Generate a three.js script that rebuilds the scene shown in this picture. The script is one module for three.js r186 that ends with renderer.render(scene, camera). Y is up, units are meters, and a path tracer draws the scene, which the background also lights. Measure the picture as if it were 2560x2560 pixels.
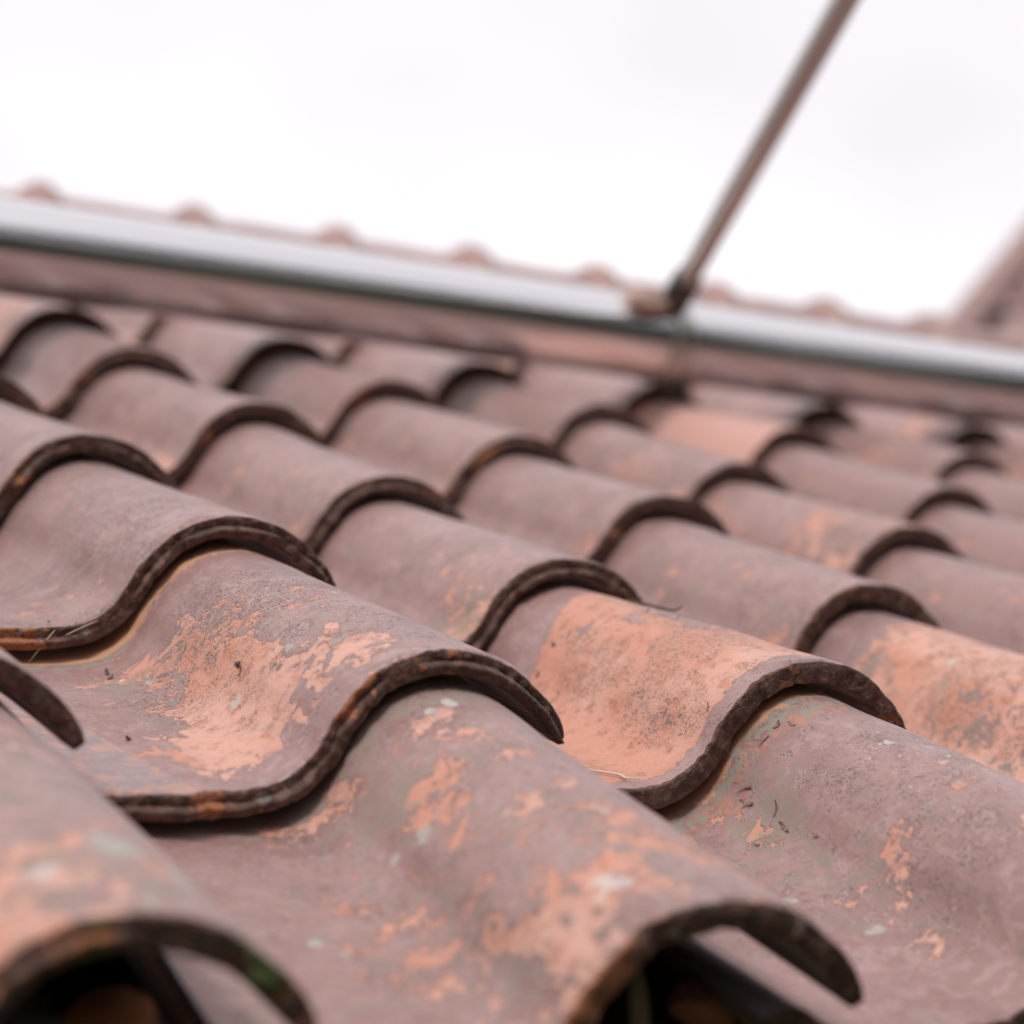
import * as THREE from 'three';
import { mergeGeometries } from 'three/addons/utils/BufferGeometryUtils.js';

// ------------------------------------------------------------------ camera, sky, sun, exposure
const PITCH = 21.292 * Math.PI / 180, EAVE_Y = 3.0;          // roof pitch, height of the eave line
const SP = Math.sin(PITCH), CP = Math.cos(PITCH);
const dirR = (u, v, n) => new THREE.Vector3(u, v * SP + n * CP, -v * CP + n * SP);       // roof axes -> world
const ptR = (u, v, n) => dirR(u, v, n).add(new THREE.Vector3(0, EAVE_Y, 0));
const scene = new THREE.Scene();
const camera = new THREE.PerspectiveCamera(25.425, 1, 0.02, 400);
{
  const right = dirR(0.859416, -0.476378, 0.185655), up = dirR(-0.081522, 0.230796, 0.969581), back = dirR(-0.504735, -0.848409, 0.159514);
  camera.position.copy(ptR(-0.221371, -0.528487, 0.202188));
  camera.quaternion.setFromRotationMatrix(new THREE.Matrix4().makeBasis(right, up, back));
  camera.focus = 0.955; camera.userData.fStop = 5.8;
}
const renderer = new THREE.WebGLRenderer({ antialias: true });
renderer.setSize(1024, 1024);
renderer.toneMapping = THREE.LinearToneMapping;
renderer.toneMappingExposure = 1.42;
renderer.shadowMap.enabled = true;

// seeded randomness and value noise
function rng(seed) { let s = (seed * 2654435761 + 12345) >>> 0; return () => { s = (s + 0x6D2B79F5) >>> 0; let t = s; t = Math.imul(t ^ (t >>> 15), t | 1); t ^= t + Math.imul(t ^ (t >>> 7), t | 61); return ((t ^ (t >>> 14)) >>> 0) / 4294967296; }; }
const LAT = new Float32Array(65536); { const r = rng(77); for (let i = 0; i < 65536; i++) LAT[i] = r(); }
function vn(x, y) {
  const xf = Math.floor(x), yf = Math.floor(y); let a = x - xf, b = y - yf; a = a * a * (3 - 2 * a); b = b * b * (3 - 2 * b);
  const x0 = xf & 255, x1 = (xf + 1) & 255, y0 = (yf & 255) << 8, y1 = ((yf + 1) & 255) << 8;
  const p = LAT[y0 | x0], q = LAT[y0 | x1], r = LAT[y1 | x0], s = LAT[y1 | x1];
  return p + (q - p) * a + (r - p + (p - q - r + s) * a) * b;
}
function fbm(x, y, o) { let s = 0, a = 0.5, n = 0; for (let i = 0; i < o; i++) { s += a * vn(x, y); n += a; a *= 0.5; x = x * 2.03 + 17.3; y = y * 2.03 + 9.1; } return s / n; }
const clamp = (x, a, b) => x < a ? a : x > b ? b : x;
const sst = (a, b, x) => { x = clamp((x - a) / (b - a), 0, 1); return x * x * (3 - 2 * x); };
const mix = (a, b, t) => a + (b - a) * t;

// overcast sky: bright, slightly pink white cloud sheet
{
  const W = 512, H = 256, d = new Float32Array(W * H * 4);
  for (let j = 0; j < H; j++) for (let i = 0; i < W; i++) {
    const el = (j + 0.5) / H * Math.PI - Math.PI / 2, az = i / W * 2 * Math.PI;
    const x = Math.cos(el) * Math.cos(az), y = Math.sin(el), z = Math.cos(el) * Math.sin(az);
    const k = 1 / (0.35 + Math.max(y, 0));
    const c = fbm(x * k * 2.1 + 40, z * k * 2.1 + 40, 4);
    const b = 0.80 + 0.55 * (c - 0.5), o = (j * W + i) * 4;
    const t = sst(0.70, 0.95, b);
    d[o] = b * mix(0.985, 1.0, t); d[o + 1] = b * mix(0.935, 0.985, t); d[o + 2] = b * mix(0.985, 0.995, t); d[o + 3] = 1;
    if (y < -0.02) { d[o] *= 0.5; d[o + 1] *= 0.5; d[o + 2] *= 0.5; }
  }
  const sky = new THREE.DataTexture(d, W, H, THREE.RGBAFormat, THREE.FloatType);
  sky.mapping = THREE.EquirectangularReflectionMapping; sky.magFilter = sky.minFilter = THREE.LinearFilter; sky.wrapS = THREE.RepeatWrapping; sky.needsUpdate = true;
  scene.background = sky; scene.environment = sky;
}
const sun = new THREE.DirectionalLight(new THREE.Color(1, 0.955, 0.9), 1.5);
sun.position.set(-0.46 * 20, EAVE_Y + 0.83 * 20, 0.30 * 20); sun.target.position.set(0.5, EAVE_Y, -0.5);
sun.castShadow = true; sun.shadow.radius = 40; sun.shadow.mapSize.set(4096, 4096);
Object.assign(sun.shadow.camera, { left: -14, right: 14, top: 14, bottom: -14, near: 0.5, far: 60 });
scene.add(sun, sun.target);

// ------------------------------------------------------------------ helpers
const taken = {};
function numbered(n) { const k = taken[n] = (taken[n] ?? -1) + 1; return k ? `${n}_${String(k).padStart(3, '0')}` : n; }
function shade(o) { o.traverse(m => { if (m.isMesh) { m.castShadow = true; m.receiveShadow = true; } }); return o; }
function thing(o, name, label, category, group) { o.name = numbered(name); o.userData.label = label; o.userData.category = category; if (group) o.userData.group = group; scene.add(shade(o)); return o; }
function structure(o, name) { o.name = numbered(name); o.userData.kind = 'structure'; scene.add(shade(o)); return o; }
function part(geo, m, name, parent) { const o = new THREE.Mesh(geo, m); o.name = name; parent.add(o); return o; }
const lin = (r, g, b) => new THREE.Color().setRGB(r, g, b);
const mat = (r, g, b, rough = 0.9, metal = 0) => new THREE.MeshStandardMaterial({ color: lin(r, g, b), roughness: rough, metalness: metal });
const SRGB = new Uint8Array(4096); for (let i = 0; i < 4096; i++) { const x = i / 4095; SRGB[i] = Math.round(255 * (x <= 0.0031308 ? 12.92 * x : 1.055 * Math.pow(x, 1 / 2.4) - 0.055)); }
const enc = x => SRGB[clamp(x * 4095 | 0, 0, 4095)];
function dataTex(d, w, h, srgb) { const t = new THREE.DataTexture(d, w, h, THREE.RGBAFormat); t.magFilter = THREE.LinearFilter; t.minFilter = THREE.LinearMipmapLinearFilter; t.generateMipmaps = true; t.wrapS = t.wrapT = THREE.ClampToEdgeWrapping; if (srgb) t.colorSpace = THREE.SRGBColorSpace; t.needsUpdate = true; return t; }

// ------------------------------------------------------------------ the S tile
const TW = 0.2, GAUGE = 0.2135, LEN = 0.262, THICK = 0.0102, DROP = 0.0156;
const KU = [-0.880, -0.855, -0.815, -0.770, -0.715, -0.64, -0.535, -0.435, -0.343, -0.279, -0.235, -0.169, -0.086, 0, 0.072, 0.131, 0.182, 0.233, 0.276];
const KZ = [-0.262, -0.246, -0.246, -0.268, -0.292, -0.298, -0.295, -0.289, -0.268, -0.213, -0.130, -0.054, -0.011, 0, -0.008, -0.029, -0.062, -0.103, -0.159];
function catmull(y, t) {
  const n = y.length, i = clamp(Math.floor(t), 0, n - 2), q = t - i;
  const m = k => k <= 0 ? y[1] - y[0] : k >= n - 1 ? y[n - 1] - y[n - 2] : (y[k + 1] - y[k - 1]) / 2;
  return (2 * q ** 3 - 3 * q * q + 1) * y[i] + (q ** 3 - 2 * q * q + q) * m(i) + (-2 * q ** 3 + 3 * q * q) * y[i + 1] + (q ** 3 - q * q) * m(i + 1);
}
// dense profile, resampled by arc length
const PROFILE = (() => {
  const N = 900, U = [], Z = [], S = [0];
  for (let i = 0; i <= N; i++) { const t = i / N * (KU.length - 1); U.push(catmull(KU, t) * TW); Z.push(catmull(KZ, t) * TW); if (i) S.push(S[i - 1] + Math.hypot(U[i] - U[i - 1], Z[i] - Z[i - 1])); }
  const total = S[N];
  const at = f => { const s = f * total; let i = 0, j = N; while (j - i > 1) { const m = (i + j) >> 1; if (S[m] <= s) i = m; else j = m; } const q = (s - S[i]) / (S[j] - S[i] || 1); return [mix(U[i], U[j], q), mix(Z[i], Z[j], q)]; };
  return { total, at };
})();
const VTOP = 0.15, VIN = 0.02;
// K samples across, NV along; ledge = height (share of the thickness) of a raised bead along the front edge, 0 for none
function tileGeometry(seed, K, NV, ledge = 0, rough = 1, f0 = 0) {
  const rnd = rng(seed), ox = rnd() * 200, oy = rnd() * 200;
  const pos = [], uv = [], idx = [];
  const chips = []; for (let i = 0; i < 5; i++) chips.push([rnd(), 0.006 + rnd() * 0.012, 0.0008 + rnd() * 0.0022]);
  const warp = (rnd() - 0.5) * 0.003, sag = (rnd() - 0.5) * 0.003;
  const fr = [];                                                    // (v, off, texture v, front share) round the section
  for (let j = NV; j >= 1; j--) { const q = j / NV; const v = 0.0016 + (LEN - 0.0016) * Math.pow(q, 1.15); fr.push([v, 0, VTOP + (1 - VTOP) * v / LEN, 0]); }
  const rc = 0.0014;
  for (let a = 0; a <= 4; a++) { const th = a / 4 * Math.PI / 2; fr.push([rc - rc * Math.sin(th), -(rc - rc * Math.cos(th)), VTOP - 0.02 * a / 4 + 0.0006, 1]); }
  const face = ledge ? [[0.30, 0], [ledge - 0.10, 0.0004], [ledge - 0.03, 0.0002], [ledge, -0.0009], [ledge + 0.08, -0.0016], [ledge + 0.2, -0.0015], [0.9, -0.0008], [0.97, 0.0002], [1, 0.0012]] : [[0.3, -0.0002], [0.5, 0], [0.7, 0.0001], [0.88, 0.0002], [0.96, 0.0009], [1, 0.002]];
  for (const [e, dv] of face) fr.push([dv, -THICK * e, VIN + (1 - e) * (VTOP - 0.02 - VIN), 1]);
  for (let j = 1; j <= 4; j++) fr.push([LEN * j / 4, -THICK, 0.006, 0]);
  const S = fr.length;
  for (let k = 0; k < K; k++) {
    const f = f0 + (1 - f0) * k / (K - 1), [u, z] = PROFILE.at(f), [ua, za] = PROFILE.at(Math.max(0, f - 0.004)), [ub, zb] = PROFILE.at(Math.min(1, f + 0.004));
    let nx = -(zb - za), nz = ub - ua; const l = Math.hypot(nx, nz); nx /= l; nz /= l;
    const sArc = f * PROFILE.total;
    const ragged = (fbm(sArc * 70 + ox, oy, 4) - 0.5) * 0.0056 * rough + (fbm(sArc * 420 + ox, oy + 3, 3) - 0.5) * 0.0016 * rough;
    let chip = 0; for (const [cf, cw, cd] of chips) chip = Math.max(chip, cd * sst(cw / PROFILE.total, cw / PROFILE.total * 0.5, Math.abs(f - cf)) * (0.6 + 0.8 * vn(sArc * 900, oy)));
    const thin = 1 - 0.24 * sst(0.82, 1.0, f);
    const endTaper = f > 0.985 ? (f - 0.985) / 0.015 : 0;
    for (let s = 0; s < S; s++) {
      let [v, off, tv, fs] = fr[s];
      const top = s < NV + 2;
      const near = Math.exp(-v / 0.010);
      let vv = v + ragged * near;
      if (top && fs) { vv += chip * 0.6; off -= chip; } else if (fs && s < NV + 6) vv += chip * 0.4 * (1 - (s - NV) / 8);
      if (fs && v < 0) vv -= v * (1 - 2.2 * sst(0.35, 0.62, fbm(sArc * 45 + ox + 9, oy + 20, 3)));
      if (fs) vv += (fbm(sArc * 300 + ox, off * 500 + oy, 4) - 0.5) * 0.0022 * rough;
      off *= thin; let o2 = off;
      if (top && !fs) o2 += (fbm(sArc * 26 + ox, v * 26 + oy, 3) - 0.5) * 0.0022 * rough;
      else if (off <= -THICK * thin * 0.99) o2 += (fbm(sArc * 60 + ox, v * 60 + oy, 3) - 0.5) * 0.0020 * rough;
      if (endTaper) o2 = mix(o2, -THICK * thin * 0.5, endTaper * 0.35);
      const taper = -clamp(u * 0.125, -0.0068, 0.0062) * clamp(v / GAUGE, 0, 1.1);
      const along = v / GAUGE;
      pos.push(u + nx * o2 + taper, z + nz * o2 + warp * along * (u / TW) + sag * Math.sin(along * Math.PI) , -vv);
      uv.push(f, tv);
    }
  }
  for (let k = 0; k < K - 1; k++) for (let s = 0; s < S; s++) { const a = k * S + s, b = k * S + (s + 1) % S, c = a + S, d = b + S; idx.push(a, b, c, b, d, c); }
  // ends: the cut sides of the tile
  const poly = fr.map(([v, o]) => new THREE.Vector2(v, o)), tri = THREE.ShapeUtils.triangulateShape(poly, []);
  for (const end of [0, K - 1]) {
    const base = pos.length / 3;
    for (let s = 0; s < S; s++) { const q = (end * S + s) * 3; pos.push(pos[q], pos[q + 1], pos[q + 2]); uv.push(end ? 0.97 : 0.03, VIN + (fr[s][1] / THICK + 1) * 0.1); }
    for (const [a, b, c] of tri) end ? idx.push(base + a, base + c, base + b) : idx.push(base + a, base + b, base + c);
  }
  const g = new THREE.BufferGeometry();
  g.setAttribute('position', new THREE.Float32BufferAttribute(pos, 3)); g.setAttribute('uv', new THREE.Float32BufferAttribute(uv, 2)); g.setIndex(idx); g.computeVertexNormals();
  return g;
}

// colours of matter (linear), except the front edge browns, which include shade
const PAINT_A = [0.322, 0.185, 0.170], PAINT_B = [0.268, 0.150, 0.136], PAINT_C = [0.372, 0.236, 0.224];
const CLAY_A = [0.540, 0.255, 0.180], CLAY_B = [0.590, 0.330, 0.260], CLAY_C = [0.500, 0.200, 0.115];
const SOOT = [0.075, 0.055, 0.046], ALGAE = [0.250, 0.235, 0.190], LICHEN = [0.42, 0.44, 0.40], WHITE = [0.56, 0.54, 0.53], MOSS = [0.085, 0.125, 0.030], GREY = [0.270, 0.275, 0.300];
const SHADED_FACE_A = [0.108, 0.049, 0.034], SHADED_FACE_B = [0.060, 0.030, 0.022], SHADED_FACE_C = [0.160, 0.084, 0.066], RUST = [0.40, 0.140, 0.050];  // front edge browns: the tile paint with its shade put into the colour
const blob = (u, t, cu, ct, ru, rt) => Math.exp(-(((u - cu) / ru) ** 2 + ((t - ct) / rt) ** 2));

// one weathered surface: paint skin that flakes off bare clay, soot speckle, algae, lichen; d says where on the tile
function tileMaterial(seed, N, d) {
  const rnd = rng(seed + 500), ox = rnd() * 180 + 10, oy = rnd() * 180 + 10;
  const col = new Uint8Array(N * N * 4), rgh = new Uint8Array(N * N * 4), bmp = new Uint8Array(N * N * 4);
  const uAt = new Float32Array(N); for (let i = 0; i < N; i++) uAt[i] = PROFILE.at((i + 0.5) / N)[0] / TW;
  const sAt = uw => { let a = 0; while (a < N - 1 && uAt[a] < uw) a++; return a / N * PROFILE.total * 1000; };
  const spots = []; for (let i = 0; i < (d.spots ?? 10); i++) spots.push([rnd() * PROFILE.total * 1000, rnd() * LEN * 1000, 0.7 + rnd() * rnd() * 3.8, rnd()]);
  for (const [uw, t, r, k] of d.spotsAt ?? []) spots.push([sAt(uw), t * GAUGE * 1000, r, k]);
  const c = [0, 0, 0], put = (a, k) => { c[0] += (a[0] - c[0]) * k; c[1] += (a[1] - c[1]) * k; c[2] += (a[2] - c[2]) * k; };
  for (let j = 0; j < N; j++) {
    const V = (j + 0.5) / N, top = V > VTOP;
    const v = (V - VTOP) / (1 - VTOP) * LEN, t = v / GAUGE, Y = v * 1000 + oy;
    for (let i = 0; i < N; i++) {
      const u = uAt[i], X = (i + 0.5) / N * PROFILE.total * 1000 + ox; let rough = 0.6, h = 0.3;
      if (top) {
        const wx = X + 6 * (vn(X / 9, Y / 9 + 50) - 0.5), wy = Y + 6 * (vn(X / 9 + 70, Y / 9) - 0.5);
        const fine = fbm(X / 0.9, Y / 0.9, 3), small = fbm(wx / 2.6 + 20, wy / 2.6, 4), mid = fbm(wx / 8, wy / 8, 4), big = fbm(wx / 26, wy / 26, 4);
        const n = clamp((0.50 * big + 0.34 * mid + 0.16 * small - 0.5) * 2.4 + 0.5, 0, 1) + 0.26 * (small - 0.5) + 0.13 * (fine - 0.5);
        const cov = d.bare ? d.bare(u, t) : 0.14;
        const e = cov - n;                                          // > 0: skin gone
        const big2 = fbm(X / 40 + 31, Y / 40 + 7, 3), mid2 = fbm(X / 5 + 11, Y / 5 + 3, 4);
        if (e > 0) {
          c[0] = CLAY_A[0]; c[1] = CLAY_A[1]; c[2] = CLAY_A[2];
          put(CLAY_B, sst(0.36, 0.64, big2)); put(CLAY_C, 0.55 * sst(0.54, 0.78, mid2));
          const k = 0.90 + 0.22 * fine; c[0] *= k; c[1] *= k; c[2] *= k;
          put(PAINT_C, 0.62 * sst(0.47, 0.60, 0.5 * small + 0.5 * fbm(X / 6 + 5, Y / 6 + 60, 3)) * sst(0.62, 0.30, e * 1.4 + 0.25));   // thin remains of the skin
          rough = 0.86; h = 0.22 + 0.20 * (fine - 0.5) + 0.10 * (small - 0.5);
        } else {
          c[0] = PAINT_A[0]; c[1] = PAINT_A[1]; c[2] = PAINT_A[2];
          put(PAINT_B, 0.9 * sst(0.40, 0.62, big2)); put(PAINT_C, 0.8 * sst(0.47, 0.66, mid2)); put(PAINT_B, 0.6 * sst(0.52, 0.66, small));
          const k = 0.92 + 0.17 * fine; c[0] *= k; c[1] *= k; c[2] *= k;
          rough = 0.34 + 0.16 * small;
          h = 0.44 + 0.05 * (fine - 0.5) + 0.10 * (mid2 - 0.5) + 0.26 * sst(-0.040, -0.004, e);           // lifted rim of the skin
          const crack = Math.abs(fbm(X / 12 + 90, Y / 12 + 20, 4) - 0.5);
          if (crack < 0.005 && big2 > 0.54) { put(SOOT, 0.45); h -= 0.12; }
        }
        const gf = d.soot ? d.soot(u, t) : 0.35;                                                          // soot and algae in grains
        const gp = sst(0.58 - 0.40 * gf, 0.80 - 0.36 * gf, 0.5 * fbm(X / 17 + 8, Y / 17 + 44, 3) + 0.5 * mid2);
        const g1 = gp * sst(0.50, 0.72, fbm(X / 0.62 + 3, Y / 0.62 + 9, 2)), g2 = gp * 0.30;
        if (g1 + g2 > 0.01) { put(SOOT, clamp(0.62 * g1 + 0.5 * g2 * small, 0, 0.8)); rough = mix(rough, 0.85, g1); h -= 0.05 * g1; }
        const af = d.algae ? d.algae(u, t) : 0.25;
        const a1 = sst(0.70 - 0.42 * af, 0.84 - 0.32 * af, 0.7 * mid + 0.3 * fbm(X / 3 + 60, Y / 3 + 15, 3));
        if (a1 > 0) { put(ALGAE, clamp(0.62 * a1 * (0.35 + 0.9 * small), 0, 0.85)); rough = mix(rough, 0.9, a1); }
        if (u < -0.735 + 0.03 * (mid - 0.5)) { put(GREY, 0.85); put(SOOT, 0.25 * small); rough = 0.8; h = 0.3 + 0.2 * (fine - 0.5); }   // unpainted lip under the next tile
        if (d.extra) { const q = d.extra(u, t, mid, small, fine); if (q) { put(q[0], q[1]); rough = mix(rough, 0.9, q[1]); h += q[2] ?? 0; } }
        const sx = X - ox, sy = Y - oy;
        for (const [px, py, pr, pw] of spots) { const dx = sx - px, dy = (sy - py) * 0.8; if (dx * dx + dy * dy < pr * pr * 2.4) { const dd = Math.sqrt(dx * dx + dy * dy) + (mid2 - 0.5) * pr * 2.0 + (small - 0.5) * 0.8; if (dd < pr) { put(pw > 0.6 ? WHITE : pw > 0.25 ? LICHEN : ALGAE, 0.70 * sst(pr, pr * 0.6, dd) * (0.55 + 0.7 * fine)); rough = 0.92; h += 0.06; } } }
      } else {
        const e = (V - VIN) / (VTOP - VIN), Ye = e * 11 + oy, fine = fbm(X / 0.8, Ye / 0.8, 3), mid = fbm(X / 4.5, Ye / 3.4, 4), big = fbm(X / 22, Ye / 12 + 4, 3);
        c[0] = SHADED_FACE_A[0]; c[1] = SHADED_FACE_A[1]; c[2] = SHADED_FACE_A[2];
        put(SHADED_FACE_B, sst(0.42, 0.60, mid)); put(SHADED_FACE_C, 0.8 * sst(0.53, 0.66, fbm(X / 3 + 7, Ye / 2.4, 4)));
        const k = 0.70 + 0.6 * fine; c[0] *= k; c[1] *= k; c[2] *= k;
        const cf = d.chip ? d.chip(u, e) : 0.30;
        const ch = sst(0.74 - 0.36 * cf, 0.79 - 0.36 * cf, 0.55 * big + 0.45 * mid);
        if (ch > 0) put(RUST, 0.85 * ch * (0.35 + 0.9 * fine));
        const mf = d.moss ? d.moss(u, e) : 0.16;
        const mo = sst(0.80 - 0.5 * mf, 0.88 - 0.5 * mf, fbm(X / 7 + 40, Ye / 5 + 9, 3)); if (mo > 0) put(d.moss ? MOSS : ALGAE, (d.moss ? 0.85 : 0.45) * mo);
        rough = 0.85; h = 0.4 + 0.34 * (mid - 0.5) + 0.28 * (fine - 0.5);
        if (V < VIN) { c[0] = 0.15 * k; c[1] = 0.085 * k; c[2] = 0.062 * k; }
      }
      const o = (j * N + i) * 4;
      col[o] = enc(c[0]); col[o + 1] = enc(c[1]); col[o + 2] = enc(c[2]); col[o + 3] = 255;
      const rr = clamp(rough * 255 | 0, 0, 255); rgh[o] = rgh[o + 1] = rgh[o + 2] = rr; rgh[o + 3] = 255;
      const hh = clamp(h * 255 | 0, 0, 255); bmp[o] = bmp[o + 1] = bmp[o + 2] = hh; bmp[o + 3] = 255;
    }
  }
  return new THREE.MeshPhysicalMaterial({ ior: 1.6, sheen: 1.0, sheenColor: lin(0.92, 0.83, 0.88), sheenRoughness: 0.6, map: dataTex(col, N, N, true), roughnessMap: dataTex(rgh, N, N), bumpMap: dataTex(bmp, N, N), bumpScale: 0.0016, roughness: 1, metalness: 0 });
}
const base = (d = {}) => ({ spots: 8, ...d });
const MATS = {};
const ORANGE = [0.58, 0.29, 0.15];
// tiles whose weathering can be read one by one
MATS['1,1'] = tileMaterial(11, 1024, base({ spots: 2, spotsAt: [[-0.28, 0.377, 3.4, 0.4], [-0.28, 0.20, 3.0, 0.1], [-0.36, 0.80, 2.0, 0.7], [-0.33, 0.72, 1.8, 0.4]],
  bare: (u, t) => clamp(0.13 + 0.95 * blob(u, t, -0.38, 0.24, 0.13, 0.20) + 0.45 * blob(u, t, -0.27, 0.42, 0.06, 0.16) + 0.50 * blob(u, t, -0.27, 0.66, 0.08, 0.18) + 0.45 * blob(u, t, -0.36, 0.80, 0.08, 0.06) + 0.22 * blob(u, t, -0.13, 0.16, 0.10, 0.14) - 0.5 * sst(0.86, 0.90, t) - 0.5 * sst(0.07, 0.03, t) - 0.4 * sst(-0.46, -0.52, u) * sst(0.3, 0.4, t), 0, 1),
  soot: (u, t) => clamp(0.20 + 0.85 * blob(u, t, -0.15, 0.68, 0.15, 0.20) + 0.45 * blob(u, t, -0.30, 0.62, 0.12, 0.2) + 0.35 * blob(u, t, -0.02, 0.4, 0.1, 0.4) - 0.5 * sst(0.86, 0.92, t), 0, 1),
  algae: (u, t) => clamp(0.10 + 0.55 * blob(u, t, -0.36, 0.74, 0.10, 0.08) + 0.2 * blob(u, t, -0.36, 0.42, 0.06, 0.12), 0, 1),
  extra: (u, t, mid, small, fine) => {
    if (u < -0.490 - 0.165 * t + 0.02 * (mid - 0.5) && t < 0.6) return [mid > 0.55 ? CLAY_B : GREY, clamp(0.40 + 0.8 * (small - 0.5), 0.1, 0.6), -0.20];
    const w = 0.010 * (mid - 0.5);
    if (t > 0.984 + w) return [ORANGE, 0.85];
    if (t > 0.938 + w * 2 && u < -0.30 + 0.1 * (mid - 0.5)) return [ALGAE, sst(0.35, 0.6, small) * 0.9];
    if (t > 0.968 + w && small > 0.47) return [CLAY_A, 0.7];
    return null;
  }, chip: (u) => 0.30 + 0.5 * blob(u, 0, -0.48, 0, 0.05, 1) + 0.35 * blob(u, 0, -0.66, 0, 0.06, 1) + 0.3 * blob(u, 0, -0.22, 0, 0.06, 1) }));
MATS['2,1'] = tileMaterial(12, 1024, base({ spots: 1,
  bare: (u, t) => clamp(1.0 - 1.1 * sst(0.0, 0.05, t - (0.735 + 0.55 * (u + 0.25))) - 0.62 * blob(u, t, 0.0, 0.55, 0.07, 0.18) - 0.45 * blob(u, t, -0.176, 0.66, 0.03, 0.03) - 0.45 * blob(u, t, -0.11, 0.58, 0.04, 0.04) - 0.9 * sst(0.075, 0.035, t) * sst(-0.75, -0.6, u) - 0.55 * sst(0.04, 0.12, u), 0, 1),
  soot: (u, t) => clamp(0.22 + 0.55 * blob(u, t, -0.23, 0.40, 0.06, 0.20) + 0.6 * blob(u, t, -0.27, 0.15, 0.05, 0.08) + 0.55 * blob(u, t, -0.05, 0.30, 0.12, 0.2) - 0.3 * sst(0.76, 0.84, t), 0, 1), algae: () => 0.08,
  extra: (u, t, mid) => t > 1.005 + 0.01 * (mid - 0.5) ? [ORANGE, 0.8] : null }));
MATS['1,0'] = tileMaterial(13, 768, base({ spots: 12, spotsAt: [[-0.244, 0.616, 4.5, 0.5], [-0.27, 0.65, 3.0, 0.5], [-0.10, 0.93, 3, 0.8], [-0.05, 0.94, 4, 0.8], [-0.14, 0.14, 6, 0.7], [-0.02, 0.4, 4, 0.5]],
  bare: (u, t) => clamp(0.24 + 0.26 * blob(u, t, -0.10, 0.66, 0.16, 0.22) + 0.30 * blob(u, t, -0.28, 0.10, 0.10, 0.22) + 0.16 * blob(u, t, 0.0, 0.35, 0.12, 0.2), 0, 1),
  soot: () => 0.34, algae: (u, t) => clamp(0.30 + 0.45 * blob(u, t, -0.24, 0.80, 0.05, 0.2) + 0.5 * sst(0.93, 0.97, t), 0, 1), chip: (u) => 0.30 + 0.75 * blob(u, 0, -0.235, 0, 0.06, 1) }));
MATS['2,0'] = tileMaterial(14, 1024, base({ spots: 10, spotsAt: [[-0.073, 0.721, 2.6, 0.9], [-0.09, 0.73, 1.2, 0.9], [-0.10, 0.66, 1.6, 0.9], [-0.14, 0.70, 1.1, 0.9], [-0.336, 0.382, 4.0, 0.4], [-0.296, 0.706, 1.8, 0.2], [-0.266, 0.66, 2.2, 0.1], [-0.05, 0.78, 1.0, 0.9], [0.0, 0.62, 1.6, 0.8]],
  bare: (u, t) => clamp(0.07 + 0.40 * blob(u, t, -0.30, 0.80, 0.05, 0.08) + 0.12 * blob(u, t, -0.33, 0.3, 0.1, 0.2), 0, 1),
  soot: (u, t) => clamp(0.26 + 0.30 * blob(u, t, -0.15, 0.5, 0.15, 0.3), 0, 1), algae: (u, t) => clamp(0.16 + 1.1 * blob(u, t, -0.28, 0.84, 0.055, 0.10) + 0.55 * blob(u, t, -0.3, 0.55, 0.06, 0.2) + 0.4 * blob(u, t, -0.05, 0.97, 0.1, 0.03), 0, 1),
  extra: (u, t, mid, small) => { const w = 0.03 * (mid - 0.5); if (t > 1.018 + w * 2) return [ORANGE, 0.35 + 0.6 * small]; if (t > 0.975 + w * 5) return [ALGAE, 0.9 * sst(0.42, 0.56, small)]; if (t > 0.94 + w * 4 && small > 0.53) return [CLAY_C, 0.6]; return null; } }));
MATS['1,2'] = tileMaterial(15, 1024, base({ spots: 4, bare: (u, t) => clamp(0.10 + 0.45 * blob(u, t, -0.29, 0.38, 0.04, 0.06) + 0.40 * blob(u, t, -0.01, 0.17, 0.05, 0.08), 0, 1), soot: (u, t) => clamp(0.42 + 0.25 * blob(u, t, -0.2, 0.4, 0.2, 0.5), 0, 1), algae: (u, t) => 0.26, chip: (u, e) => 0.18 + 0.85 * sst(-0.38, -0.50, u) }));
MATS['2,2'] = tileMaterial(16, 512, base({ spots: 9, bare: (u, t) => clamp(0.10 + 0.75 * blob(u, t, -0.28, 0.06, 0.05, 0.10), 0, 1), soot: () => 0.3, algae: (u, t) => clamp(0.24 + 0.6 * blob(u, t, -0.28, 0.06, 0.06, 0.1), 0, 1) }));
MATS['3,1'] = tileMaterial(17, 512, base({ spots: 5, bare: (u, t) => clamp(0.80 - 0.8 * sst(0.80, 0.90, t), 0, 1), soot: (u, t) => clamp(0.40 + 0.6 * blob(u, t, -0.25, 0.45, 0.2, 0.14), 0, 1), algae: () => 0.32 }));
MATS['0,0'] = tileMaterial(18, 512, base({ spots: 14, spotsAt: [[0.05, 0.25, 9, 0.5], [-0.15, 0.45, 7, 0.5], [0.12, 0.18, 7, 0.5]], bare: (u, t) => clamp(0.30 + 0.5 * blob(u, t, -0.12, 0.10, 0.22, 0.14), 0, 1), soot: () => 0.15, algae: (u, t) => clamp(0.46 + 0.2 * blob(u, t, 0, 0.5, 0.3, 0.3), 0, 1), moss: (u) => 0.95 * blob(u, 0, 0.19, 0, 0.045, 1) + 0.7 * blob(u, 0, -0.07, 0, 0.03, 1) }));
MATS['5,5'] = tileMaterial(19, 256, base({ spots: 2, bare: () => 1.2, soot: () => 0.05, algae: () => 0, extra: () => [[0.60, 0.37, 0.33], 0.7] }));
const GENERIC = [];
const fadeLow = (u, t) => 0.42 * blob(u, t, -0.33, 0.05, 0.08, 0.10);
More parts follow.
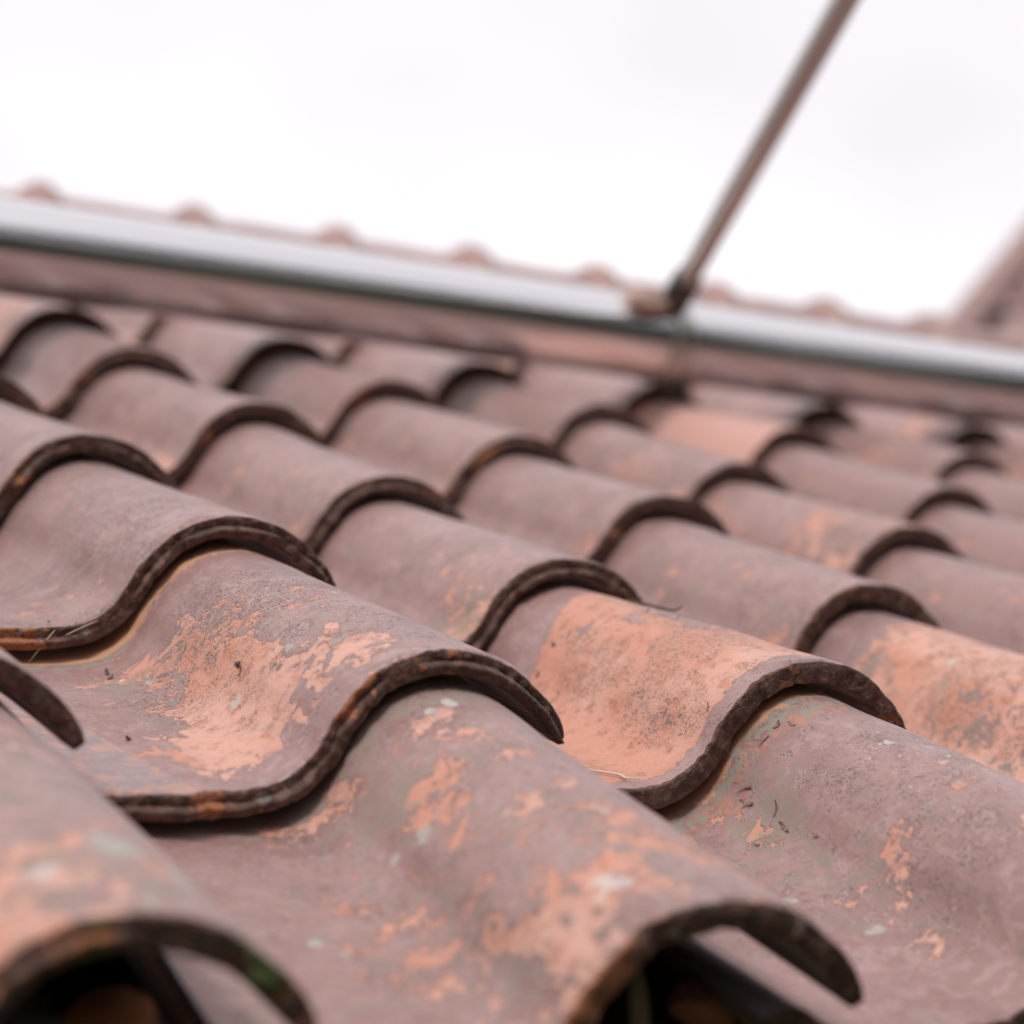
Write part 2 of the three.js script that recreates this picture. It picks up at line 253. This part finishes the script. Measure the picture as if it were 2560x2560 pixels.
for (let i = 0; i < 7; i++) GENERIC.push(tileMaterial(40 + i, 512, base({ spots: 5, bare: (u, t) => clamp([0.08, 0.14, 0.10, 0.20, 0.10, 0.26, 0.12][i] + fadeLow(u, t), 0, 1), soot: () => [0.42, 0.36, 0.52, 0.36, 0.46, 0.32, 0.5][i], algae: () => [0.3, 0.2, 0.25, 0.3, 0.33, 0.2, 0.25][i] })));

// ------------------------------------------------------------------ the tiled roof
const JIT = { '1,1': [7.4, -2.1, 7.1], '2,1': [-3.5, 13.4, 7.7], '1,2': [5.3, 0.7, 8.2], '1,0': [-5.1, -6.5, -8.3], '0,0': [0.8, -13.1, -8.2], '0,1': [5.8, -8.1, 0.5], '2,2': [-4, 8.7, -0.3], '3,2': [-3.7, 8.5, -0.2], '1,3': [5.8, -3.2, 4], '2,3': [-3.6, 3.2, -3.4], '3,3': [-3.9, 8.7, 1.4], '4,3': [-2.9, 6.9, -2.6], '2,4': [-1.3, 1.7, 0.4], '3,4': [0.7, -1.9, -1.2], '2,5': [-9.5, 8.9, -1.5], '3,5': [1.3, -2, -0.4], '4,5': [1.8, -2.1, 1.9], '5,5': [2.6, -4, 3], '4,4': [-1.2, 0.7, -3], '5,4': [1.6, -5.3, -2.1], '6,5': [3.8, -9.2, 0.4], '1,4': [-0.3, 0.6, 0.6], '2,6': [-0.1, -0.7, -1.8], '3,6': [2.3, -3.8, -2.1], '2,0': [-2, 6, 0], '3,1': [-2, 8, 2], '3,0': [-2, 5, 1], '0,2': [4, -6, 3] };
const jitter = (c, r) => { const k = `${c},${r}`; if (!JIT[k]) { const q = rng(1000 + c * 37 + r * 911); JIT[k] = [(q() - 0.5) * 4, (q() - 0.5) * 7, (q() - 0.5) * 3]; } return JIT[k].map(x => x / 1000); };
const LEDGE = { '1,1': 0.46, '1,2': 0.50, '2,2': 0.55, '0,0': 0.42 };
const fineGeo = {}, midGeo = [0, 1, 2, 3, 4].map(i => tileGeometry(60 + i, 90, 14, i % 3 ? 0 : 0.5, 1)), farGeo = [0, 1, 2].map(i => tileGeometry(80 + i, 46, 5, 0, 0.8));
const ROWS = 10, C0 = -3, C1 = 17;
const roof = new THREE.Group(); roof.position.set(0, EAVE_Y, 0); roof.rotation.x = PITCH;
// curled flakes of paint still hanging on a tile (parts of that tile)
const flakeMat = new THREE.MeshStandardMaterial({ color: lin(0.255, 0.13, 0.112), roughness: 0.5 }), flakeDark = new THREE.MeshStandardMaterial({ color: lin(0.11, 0.062, 0.052), roughness: 0.8 });
const flakeGeo = [1, 2, 3, 4, 5].map(i => {
  const q = rng(i * 91), n = 9, L = 0.004 + q() * 0.005, W = 0.0005 + q() * 0.0007, curl = 0.7 + q() * 1.1, pos = [], idx = [];
  for (let a = 0; a <= n; a++) { const t = a / n, th = curl * (t - 0.25), R = L / curl, w = W * (0.35 + 0.65 * Math.sin(Math.PI * clamp(t * 0.9 + 0.08, 0, 1))) * (0.8 + 0.4 * q()); const x = R * Math.sin(th), y = R * (1 - Math.cos(th)); for (const sd of [-1, 1]) for (const h of [0, 0.00022]) pos.push(x - h * Math.sin(th), y + h * Math.cos(th), sd * w + (q() - 0.5) * 0.0003); }
  const f = (a, b, c, d) => idx.push(a, b, c, a, c, d);
  for (let a = 0; a < n; a++) { const o = a * 4, p = o + 4; f(o + 1, o + 3, p + 3, p + 1); f(o, p, p + 2, o + 2); f(o, o + 1, p + 1, p); f(o + 2, p + 2, p + 3, o + 3); }
  f(0, 2, 3, 1); f(n * 4, n * 4 + 1, n * 4 + 3, n * 4 + 2);
  const g = new THREE.BufferGeometry(); g.setAttribute('position', new THREE.Float32BufferAttribute(pos, 3)); g.setIndex(idx); const h = g.toNonIndexed(); h.computeVertexNormals(); return h;
});
const FLAKES = {
  '2,0': [[-0.195, 0.965, 0.9], [-0.17, 0.968, 1.0], [-0.15, 0.935, 0.8], [-0.257, 0.925, 1.3], [-0.270, 0.895, 1.2], [-0.266, 0.815, 1.0], [-0.276, 0.760, 1.1], [-0.317, 0.79, 0.8], [-0.266, 0.677, 0.7]],
  '1,1': [[-0.37, 0.868, 1.0], [-0.38, 0.83, 0.9], [-0.247, 0.461, 1.3], [-0.252, 0.43, 1.0], [-0.50, 0.37, 1.1]],
  '2,1': [[-0.26, 0.725, 0.9], [-0.22, 0.735, 1.0], [-0.11, 0.56, 0.8], [-0.05, 0.60, 0.9], [-0.02, 0.55, 1.0], [-0.03, 0.50, 0.8], [-0.235, 0.07, 0.8]],
  '1,2': [[-0.42, 0.05, 0.7]], '2,2': [[-0.30, 0.08, 1.0]] };
function surfaceAt(uw, t) { let a = 0, b = 1; for (let i = 0; i < 40; i++) { const m = (a + b) / 2; if (PROFILE.at(m)[0] < uw * TW) a = m; else b = m; } const [u, z] = PROFILE.at(a), [u2, z2] = PROFILE.at(Math.min(1, a + 0.004)); const taper = -clamp(u * 0.125, -0.0068, 0.0062) * t; return { p: new THREE.Vector3(u + taper, z, -t * GAUGE), n: new THREE.Vector3(-(z2 - z), u2 - u, 0).normalize() }; }
function addFlakes(tile, k) {
  (FLAKES[k] ?? []).forEach(([uw, t, sc], i) => {
    const q = rng(i * 7 + k.charCodeAt(0) * 31 + k.charCodeAt(2)), { p, n } = surfaceAt(uw, t), o = part(flakeGeo[Math.floor(q() * 5)], q() < 0.8 ? flakeMat : flakeDark, 'paint_flake', tile);
    o.position.copy(p).addScaledVector(n, 0.0004); o.quaternion.setFromUnitVectors(new THREE.Vector3(0, 1, 0), n).multiply(new THREE.Quaternion().setFromAxisAngle(new THREE.Vector3(0, 1, 0), q() * 6.283)); o.scale.setScalar(sc * 0.9);
  });
}
const skinLook = { '1,1': 'flaking tile with bare pink clay in its trough', '2,1': 'tile worn almost bare to salmon clay', '5,5': 'fresh pale pink replacement tile', '0,0': 'mossy eave tile with an open end' };
for (let r = 0; r < ROWS; r++) for (let c = C0; c <= C1; c++) {
  const k = `${c},${r}`, q = rng(3000 + c * 131 + r * 17), near = r <= 3 && c >= -1 && c <= 4;
  const g = near ? (fineGeo[k] ??= tileGeometry(200 + c * 13 + r * 101, 200, 44, LEDGE[k] ?? (q() < 0.3 ? 0.5 : 0), 1, k === '1,0' ? 0.105 : 0)) : r <= 7 ? midGeo[Math.floor(q() * 5)] : farGeo[Math.floor(q() * 3)];
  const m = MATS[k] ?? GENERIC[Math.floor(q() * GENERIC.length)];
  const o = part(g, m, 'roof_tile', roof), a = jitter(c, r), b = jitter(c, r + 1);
  if (skinLook[k]) o.userData.label = skinLook[k];
  o.position.set(c * TW + a[0], a[2], -(r * GAUGE + a[1]));
  o.rotation.set(-(DROP + a[2] - b[2]) / GAUGE, -(b[0] - a[0]) / GAUGE, 0);
  if (near) addFlakes(o, k);
}
// boards and battens under the tiles
const wood = mat(0.085, 0.058, 0.040, 0.9);
const U0 = (C0 - 0.9) * TW, U1 = (C1 + 0.35) * TW, VR = 10.5 * GAUGE;
const box = (u0, u1, n0, n1, v0, v1) => { const g = new THREE.BoxGeometry(u1 - u0, n1 - n0, v1 - v0); g.translate((u0 + u1) / 2, (n0 + n1) / 2, -(v0 + v1) / 2); return g; };
part(box(U0, U1, -0.140, -0.122, 0.05, VR), wood, 'sheathing_board', roof);
for (let r = 0; r < ROWS; r++) part(box(U0 + 0.005, U1 - 0.005, -0.122, -0.098, (r + 0.98) * GAUGE, (r + 1.12) * GAUGE), wood, 'batten', roof);
part(box(U0 + 0.002, U1 - 0.002, -0.122, -0.0745, 0.030, 0.070), wood, 'batten', roof);
for (let i = 0; i < 8; i++) part(box(U0 + 0.1 + i * 0.56, U0 + 0.16 + i * 0.56, -0.26, -0.140, 0.055, VR), wood, 'rafter', roof);
{ // far slope behind the ridge, falling the other way
  const g = new THREE.BoxGeometry(U1 - U0, 0.03, 2.4); g.translate((U0 + U1) / 2, -0.12, -1.2);
  const back = part(g, wood, 'back_slope_board', roof); back.position.set(0, 0, -VR); back.rotation.x = -2 * PITCH;
}
// ridge caps: half-round shells with a raised collar at one end
{
  const capGeo = (seed) => {
    const L = 0.2062, N = 26, M = 18, pos = [], idx = [], uv = [];
    const rad = x => 0.0785 + 0.0185 * Math.pow(Math.max(0, Math.cos(clamp((x - 0.030) / 0.030, -1, 1) * Math.PI / 2)), 1.5) - 0.0010 * Math.sin(x * 31 + seed);
    const ring = (x, r) => { for (let m = 0; m <= M; m++) { const a = Math.PI * (-0.06 + 1.12 * m / M); pos.push(x, r * Math.sin(a), r * Math.cos(a)); uv.push(0.25 + 0.7 * m / M, 0.25 + 0.7 * x / L); } };
    for (let i = 0; i <= N; i++) ring(L * i / N, rad(L * i / N));
    for (let i = N; i >= 0; i--) ring(L * i / N, rad(L * i / N) - 0.011);
    const R = 2 * N + 2; for (let i = 0; i < R; i++) for (let m = 0; m < M; m++) { const a = i * (M + 1) + m, b = ((i + 1) % R) * (M + 1) + m; idx.push(a, b, a + 1, b, b + 1, a + 1); }
    const g = new THREE.BufferGeometry(); g.setAttribute('position', new THREE.Float32BufferAttribute(pos, 3)); g.setAttribute('uv', new THREE.Float32BufferAttribute(uv, 2)); g.setIndex(idx); g.computeVertexNormals(); return g;
  };
  const caps = [capGeo(1), capGeo(2), capGeo(3)];
  for (let i = -6; i < 15; i++) { const q = rng(700 + i); const o = part(caps[Math.floor(q() * 3)], GENERIC[Math.floor(q() * 7)], 'ridge_cap', roof); o.position.set(0.640 + i * 0.2062, -0.054 + i * 0.0026 + (q() - 0.5) * 0.002, -VR); o.rotation.x = -PITCH; o.rotation.z = 0.012; }
}
thing(roof, 'tiled_roof', 'weathered clay S-tile roof slope with flaking mauve paint, lying under the steel pipe', 'roof');

// ------------------------------------------------------------------ steel pipe on the tiles, clamp and stay rod
const steel = (() => {
  const N = 256, d = new Uint8Array(N * N * 4);
  for (let j = 0; j < N; j++) for (let i = 0; i < N; i++) { const o = (j * N + i) * 4, s = clamp(0.13 + 0.10 * (fbm(i / 3, j / 60, 3) - 0.5) + 0.10 * sst(0.55, 0.75, fbm(i / 30, j / 30, 3)), 0.04, 1) * 255; d[o] = d[o + 1] = d[o + 2] = s; d[o + 3] = 255; }
  const t = dataTex(d, N, N); t.wrapS = t.wrapT = THREE.RepeatWrapping;
  return new THREE.MeshStandardMaterial({ color: lin(0.68, 0.68, 0.70), metalness: 1, roughness: 1, roughnessMap: t });
})();
const dullSteel = mat(0.50, 0.49, 0.47, 0.34, 1), darkSteel = mat(0.10, 0.095, 0.085, 0.55, 0.8), brass = mat(0.62, 0.46, 0.40, 0.6, 0.2);
const axisAt = s => [mix(0.32310, 1.44392, s), mix(1.24735, 1.27795, s), 0.0435];
function along(a, b, geo) { const d = b.clone().sub(a), o = new THREE.Group(); o.position.copy(a); o.quaternion.setFromUnitVectors(new THREE.Vector3(0, 1, 0), d.clone().normalize()); return o; }
{
  const R = 0.0390, a = ptR(...axisAt(-0.75)), b = ptR(...axisAt(2.1)), L = a.distanceTo(b), g0 = along(a, b);
  const wall = [[R - 0.003, 0], [R - 0.0006, 0], [R, 0.0008], [R, L - 0.0008], [R - 0.0006, L], [R - 0.003, L], [R - 0.003, 0]].map(p => new THREE.Vector2(...p));
  const tube = part(new THREE.LatheGeometry(wall, 96), steel, 'tube', g0);
  const tube2 = tube.geometry.attributes.uv; for (let i = 0; i < tube2.count; i++) tube2.setXY(i, tube2.getX(i) * 2, tube2.getY(i) * 6);
  const inv = g0.quaternion.clone().invert();
  for (const c of [-1, 5, 11]) {                                     // short feet that carry the pipe on a tile crest
    const s = (c * TW - 0.3231) / 1.12082, ax = axisAt(s), p = ptR(ax[0], ax[1], -0.004).sub(g0.position).applyQuaternion(inv), n = dirR(0, 0, 1).applyQuaternion(inv);
    const fg = new THREE.CylinderGeometry(0.007, 0.010, 0.026, 16); fg.applyQuaternion(new THREE.Quaternion().setFromUnitVectors(new THREE.Vector3(0, 1, 0), n)); fg.translate(p.x, p.y, p.z); part(fg, darkSteel, 'support_foot', g0);
  }
  thing(g0, 'steel_pipe', 'thick polished steel pipe lying across the roof tiles below the ridge', 'pipe');
}
{ // clamp round the pipe with a socket, a bolt and a nut
  const s = 0.578, p = ptR(...axisAt(s)), q = ptR(...axisAt(s + 0.01)), g0 = along(p, q), R = 0.0391;
  part(new THREE.LatheGeometry([[R + 0.0002, -0.010], [R + 0.0030, -0.010], [R + 0.0036, -0.008], [R + 0.0036, 0.008], [R + 0.0030, 0.010], [R + 0.0002, 0.010], [R + 0.0002, -0.010]].map(v => new THREE.Vector2(...v)), 64), dullSteel, 'band', g0);
  thing(g0, 'pipe_clamp', 'dark metal clamp band round the pipe holding the slanting rod', 'clamp');
  const inv = g0.quaternion.clone().invert(), toL = v => v.clone().sub(g0.position).applyQuaternion(inv);
  const base0 = ptR(0.9610, 1.2400, 0.0835), tip = ptR(0.8441, 0.9168, 0.3526);
  const dir = tip.clone().sub(base0).normalize();
  const lo = toL(base0.clone().addScaledVector(dir, -0.012)), hi = toL(base0.clone().addScaledVector(dir, 0.040));
  const socket = along(lo, hi), sl = lo.distanceTo(hi);
  const sg = new THREE.LatheGeometry([[0.0003, 0], [0.0125, 0], [0.0140, 0.0015], [0.0140, sl - 0.001], [0.0132, sl], [0.0112, sl], [0.0112, 0.004], [0.0003, 0.004]].map(v => new THREE.Vector2(...v)), 32); sg.applyQuaternion(socket.quaternion); sg.translate(lo.x, lo.y, lo.z);
  part(sg, darkSteel, 'socket', g0);
  const ear = toL(ptR(0.9300, 1.2400, 0.0800)), eg = new THREE.BoxGeometry(0.014, 0.040, 0.020, 1, 1, 1); eg.translate(ear.x, ear.y + 0.010, ear.z); part(eg, brass, 'clamp_ear', g0);
  const bolt = new THREE.CylinderGeometry(0.0075, 0.0075, 0.012, 6); bolt.translate(ear.x, ear.y - 0.016, ear.z); part(bolt, brass, 'bolt', g0);
  shade(g0);
  // the rod itself
  const a = base0.clone().addScaledVector(dir, 0.0), b = base0.clone().addScaledVector(dir, 1.35), rg = along(a, b), L = a.distanceTo(b), r = 0.0108;
  part(new THREE.LatheGeometry([[0.0002, 0], [r - 0.0008, 0], [r, 0.0008], [r, L - 0.001], [r - 0.001, L], [0.0002, L]].map(v => new THREE.Vector2(...v)), 40), dullSteel, 'rod', rg);
  const cap = new THREE.SphereGeometry(r + 0.002, 20, 12); cap.translate(0, L, 0); part(cap, darkSteel, 'end_cap', rg);
  thing(rg, 'stay_rod', 'thin grey metal rod rising at a slant from the pipe clamp against the sky', 'rod');
}

// ------------------------------------------------------------------ the house under the roof, the neighbour, ground and trees
const plaster = mat(0.62, 0.56, 0.48, 0.95), plaster2 = mat(0.55, 0.48, 0.42, 0.95);
{
  const wall = new THREE.Group();
  const ridge = ptR(0, VR, 0), zEave = -0.30, z1 = 2 * ridge.z + 0.30, yTop = z => EAVE_Y - 0.285 / CP + Math.min(-z, z - 2 * ridge.z) * Math.tan(PITCH);
  const shape = new THREE.Shape([[zEave, 0], [zEave, yTop(zEave)], [ridge.z, yTop(ridge.z)], [z1, yTop(z1)], [z1, 0]].map(p => new THREE.Vector2(...p)));
  const g = new THREE.ExtrudeGeometry(shape, { depth: U1 - U0 - 0.5, bevelEnabled: false }); g.rotateY(-Math.PI / 2); g.translate(U1 - 0.25, 0, 0);
  part(g, plaster, 'wall', wall);
  const f = new THREE.BoxGeometry(U1 - U0, 0.15, 0.022); f.translate((U0 + U1) / 2, EAVE_Y - 0.215, -0.015); part(f, wood, 'fascia_board', wall);
  thing(wall, 'house_wall', 'pale plastered gabled wall carrying the near tiled roof', 'wall');
}
{ // hipped neighbour: only the left hip of its roof looks over the ridge
  const P = ptR(5.786, 6.436, -0.170);                               // foot of the visible hip line
  const fwd = new THREE.Vector3(0.50, 0, -0.866).normalize(), rt = new THREE.Vector3(-fwd.z, 0, fwd.x).negate();
  if (rt.x < 0) rt.negate();
  const pit = 42 * Math.PI / 180, up = fwd.clone().multiplyScalar(Math.cos(pit)).add(new THREE.Vector3(0, Math.sin(pit), 0)), nor = rt.clone().cross(up).normalize();
  const hr = new THREE.Group(); hr.position.copy(P); hr.quaternion.setFromRotationMatrix(new THREE.Matrix4().makeBasis(rt, nor.y > 0 ? nor : nor.negate(), up.clone().negate()));
  const hip = v => v * 0.56;                                         // hip line: x for a height v up the slope
  for (let r = -3; r < 7; r++) for (let c = -1; c < 9; c++) { const x = c * TW, v = r * GAUGE; if (x - 0.17 < hip(v + 0.13) || x > 1.5) continue; const q = rng(9000 + r * 31 + c); const o = part(farGeo[Math.floor(q() * 3)], GENERIC[Math.floor(q() * 7)], 'roof_tile', hr); o.position.set(x, 0, -v); o.rotation.x = -DROP / GAUGE; }
  const capG = new THREE.LatheGeometry([[0.062, 0], [0.075, 0], [0.078, 0.02], [0.062, 0.235], [0.050, 0.235], [0.062, 0]].map(v => new THREE.Vector2(...v)), 24, 0, Math.PI * 2);
  { const q = capG.attributes.uv; for (let i = 0; i < q.count; i++) q.setXY(i, 0.25 + 0.7 * q.getX(i), 0.25 + 0.7 * q.getY(i)); }
  const hd = new THREE.Vector3(0.56, 0, -1).normalize();
  for (let i = -3; i < 8; i++) { const o = part(capG, GENERIC[(i + 7) % 7], 'hip_cap', hr); o.position.set(hd.x * i * 0.2, -0.045, hd.z * i * 0.2); o.quaternion.setFromUnitVectors(new THREE.Vector3(0, 1, 0), hd); }
  const tri = new THREE.Shape([[hip(-0.75), -0.75], [1.7, -0.75], [1.7, 1.5], [hip(1.5), 1.5]].map(p => new THREE.Vector2(...p)));
  const bg = new THREE.ExtrudeGeometry(tri, { depth: 0.03, bevelEnabled: false }); bg.rotateX(-Math.PI / 2); bg.translate(0, -0.135, 0); part(bg, wood, 'sheathing_board', hr);
  thing(hr, 'hipped_roof', 'pinkish tiled hip of a farther roof rising behind the ridge', 'roof');
  const ft = P.clone().addScaledVector(up, -0.60).addScaledVector(rt, 0.70), g = new THREE.BoxGeometry(1.9, ft.y - 0.15, 0.2), w = new THREE.Group();
  part(g, plaster2, 'wall', w); w.position.set(ft.x, (ft.y - 0.15) / 2, ft.z); w.rotation.y = Math.atan2(-rt.z, rt.x); w.position.addScaledVector(fwd, 0.25);
  thing(w, 'neighbour_wall', 'beige plastered wall under the farther hipped roof', 'wall');
}
{
  const N = 256, d = new Uint8Array(N * N * 4);
  for (let j = 0; j < N; j++) for (let i = 0; i < N; i++) { const o = (j * N + i) * 4, k = fbm(i / 6, j / 6, 4), b = fbm(i / 50 + 9, j / 50, 3); d[o] = enc(mix(0.05, 0.12, b) * (0.6 + 0.8 * k)); d[o + 1] = enc(mix(0.075, 0.10, b) * (0.6 + 0.8 * k)); d[o + 2] = enc(0.035 * (0.6 + 0.8 * k)); d[o + 3] = 255; }
  const t = dataTex(d, N, N, true); t.wrapS = t.wrapT = THREE.RepeatWrapping; t.repeat.set(60, 60);
  const g = new THREE.PlaneGeometry(300, 300); g.rotateX(-Math.PI / 2);
  structure(new THREE.Mesh(g, new THREE.MeshStandardMaterial({ map: t, roughness: 1 })), 'ground');
}
{ // garden trees behind the photographer: the pipe mirrors them as its green band
  const leafG = (seed, H, R) => {
    const q = rng(seed), pos = [], nor = [], cl = [], idx = [], clumps = [];
    for (let i = 0; i < 60; i++) { const a = q() * 6.283, b = Math.acos(2 * q() - 1), r = R * (0.45 + 0.55 * Math.cbrt(q())); clumps.push([r * Math.sin(b) * Math.cos(a), H * 0.56 + r * 1.3 * Math.cos(b), r * Math.sin(b) * Math.sin(a), R * (0.20 + 0.16 * q()), q()]); }
    for (const [cx, cy, cz, cr, ct] of clumps) for (let k = 0; k < 52; k++) {
      const a = q() * 6.283, b = Math.acos(2 * q() - 1), r = cr * Math.cbrt(q()), p = new THREE.Vector3(cx + r * Math.sin(b) * Math.cos(a), cy + r * 0.8 * Math.cos(b), cz + r * Math.sin(b) * Math.sin(a));
      const x = new THREE.Vector3(q() - 0.5, q() - 0.5, q() - 0.5).normalize(), y = new THREE.Vector3(q() - 0.5, q() - 0.5, q() - 0.5).cross(x).normalize(), l = 0.09 + 0.07 * q(), wd = l * 0.45, n = x.clone().cross(y), o = pos.length / 3;
      for (const [f, g] of [[-1, 0], [0, 1], [1, 0], [0, -1]]) { const v = p.clone().addScaledVector(x, f * l).addScaledVector(y, g * wd); pos.push(v.x, v.y, v.z); nor.push(n.x, n.y, n.z); const t = 0.7 + 0.6 * ct; cl.push(0.150 * t, 0.190 * t, 0.105 * t); }
      idx.push(o, o + 1, o + 2, o, o + 2, o + 3);
    }
    const g = new THREE.BufferGeometry(); g.setAttribute('position', new THREE.Float32BufferAttribute(pos, 3)); g.setAttribute('normal', new THREE.Float32BufferAttribute(nor, 3)); g.setAttribute('color', new THREE.Float32BufferAttribute(cl, 3)); g.setIndex(idx); return g;
  };
  const leaf = new THREE.MeshPhysicalMaterial({ color: 0xffffff, vertexColors: true, roughness: 0.9, transmission: 0.55, thickness: 0, side: THREE.DoubleSide }), bark = mat(0.075, 0.055, 0.04, 1);
  const limb = (pts, r0, r1) => { const c = new THREE.CatmullRomCurve3(pts.map(p => new THREE.Vector3(...p))), g = new THREE.TubeGeometry(c, 12, 1, 9, false), P = g.attributes.position; for (let i = 0; i <= 12; i++) { const o = c.getPointAt(i / 12), r = mix(r0, r1, i / 12); for (let k = 0; k <= 9; k++) { const j = i * 10 + k; P.setXYZ(j, o.x + (P.getX(j) - o.x) * r, o.y + (P.getY(j) - o.y) * r, o.z + (P.getZ(j) - o.z) * r); } } g.computeVertexNormals(); return g; };
  const kinds = [[8.2, 2.7, 1], [9.0, 2.9, 2], [7.6, 2.6, 3]].map(([H, R, s]) => ({ crown: leafG(s * 7, H, R), trunk: mergeGeometries([limb([[0, -0.05, 0], [0.05, H * 0.3, 0.03], [0, H * 0.62, 0]], 0.16, 0.07), limb([[0.03, H * 0.30, 0.02], [0.5, H * 0.5, 0.2], [0.9, H * 0.68, 0.4]], 0.07, 0.025), limb([[0.03, H * 0.34, 0.02], [-0.4, H * 0.5, -0.3], [-0.8, H * 0.7, -0.5]], 0.07, 0.025)]) }));
  const cam = new THREE.Vector3(0.9, 0, -1.2);
  [[-86, 8.6], [-74, 7.6], [-62, 8.8], [-50, 7.6], [-39, 8.6], [-28, 7.5], [-16, 8.4], [-3, 7.4], [11, 8.4], [27, 7.6], [45, 8.2], [66, 7.8]].forEach(([deg, dist], i) => {
    const a = deg * Math.PI / 180 , t = new THREE.Group(), kd = kinds[i % 3];
    part(kd.trunk, bark, 'trunk', t); part(kd.crown, leaf, 'crown', t);
    const bx = -Math.sin(a), bz = Math.cos(a);
    t.position.set(cam.x + bx * dist, 0, cam.z + bz * dist); t.rotation.y = i * 1.7;
    thing(t, 'garden_tree', 'leafy green garden tree standing in the row facing the eave', 'tree', 'trees facing the eave');
  });
}
// ------------------------------------------------------------------ small litter: straws, root, twigs and clay shards
{
  const straw = mat(0.42, 0.33, 0.21, 0.85), pale = mat(0.62, 0.50, 0.40, 0.85), twigM = mat(0.10, 0.065, 0.05, 0.95), stickM = mat(0.24, 0.19, 0.13, 0.95);
  const stalk = (pts, r, m, name, label, cat) => { const c = new THREE.CatmullRomCurve3(pts.map(p => ptR(...p))), g = new THREE.TubeGeometry(c, 28, r, 7, false), P = g.attributes.position;
    for (let i = 0; i <= 28; i++) { const o = c.getPointAt(i / 28), k = (1 - 0.55 * Math.abs(i / 14 - 1) ** 3) * (0.85 + 0.3 * vn(i * 0.7, r * 9000)); for (let q = 0; q < 8; q++) { const j = i * 8 + q; P.setXYZ(j, o.x + (P.getX(j) - o.x) * k, o.y + (P.getY(j) - o.y) * k, o.z + (P.getZ(j) - o.z) * k); } }
    g.computeVertexNormals(); thing(new THREE.Mesh(g, m), name, label, cat); };
  stalk([[0.1214, 0.4225, -0.0500], [0.1160, 0.4215, -0.0575], [0.1104, 0.4198, -0.0652]], 0.00042, straw, 'dry_straw', 'short dry straw leaning steeply against the rusty edge of a tile', 'straw');
  stalk([[0.1262, 0.4215, -0.0520], [0.1330, 0.4217, -0.0482], [0.1405, 0.4222, -0.0445]], 0.00036, straw, 'dry_straw', 'dry straw stuck flat along the rusty front edge of a tile', 'straw');
  stalk([[0.2985, 0.2560, -0.0535], [0.3039, 0.2488, -0.0521], [0.3077, 0.2449, -0.0514], [0.3112, 0.2386, -0.0503], [0.3110, 0.2326, -0.0497], [0.3139, 0.2276, -0.0480]], 0.00060, pale, 'dry_root', 'pale crooked root lying in the trough of the bare clay tile', 'root');
  stalk([[0.408, 0.402, -0.0120], [0.411, 0.386, -0.0100], [0.413, 0.366, -0.0070], [0.4135, 0.362, -0.0040]], 0.00075, twigM, 'twig', 'small dark twig on the crest of the bare clay tile', 'twig');
  stalk([[0.1895, 0.033, -0.0470], [0.1912, 0.031, -0.0560], [0.1948, 0.030, -0.0700], [0.1960, 0.029, -0.0860]], 0.0036, stickM, 'stick', 'upright brown stick inside the open end of an eave tile', 'stick');
  const shard = (seed, r, p, col, label) => { const q = rng(seed), g = new THREE.IcosahedronGeometry(r, 2), P = g.attributes.position; for (let i = 0; i < P.count; i++) { const x = P.getX(i), y = P.getY(i), z = P.getZ(i), k = 0.75 + 0.5 * fbm(x / r * 1.3 + seed * 5 + 20, (y + z * 0.7) / r * 1.3 + 30, 3); P.setXYZ(i, x * k * 1.3, y * k * 0.75, z * k); } g.computeVertexNormals();
    const m = new THREE.Mesh(g, col); m.position.copy(ptR(...p)); m.rotation.set(PITCH, q() * 6, 0.2); thing(m, 'clay_shard', label, 'shard'); };
  const redClay = mat(0.36, 0.15, 0.09, 0.95), greenClay = mat(0.36, 0.35, 0.20, 0.95), orangeClay = mat(0.46, 0.20, 0.09, 0.95);
  shard(3, 0.0120, [0.2290, 0.046, -0.0665], redClay, 'broken red clay shard inside the open eave tile beside the stick');
  shard(5, 0.0085, [0.2440, 0.050, -0.0670], greenClay, 'greenish mossy lump beside the red shard inside the eave tile');
  shard(8, 0.0100, [0.2530, 0.040, -0.0690], orangeClay, 'rust orange clay crumb next to the mossy lump inside the eave tile');
  shard(9, 0.0120, [0.0200, 0.046, -0.0670], orangeClay, 'orange clay shard inside the mossy open eave tile');
}
renderer.render(scene, camera);
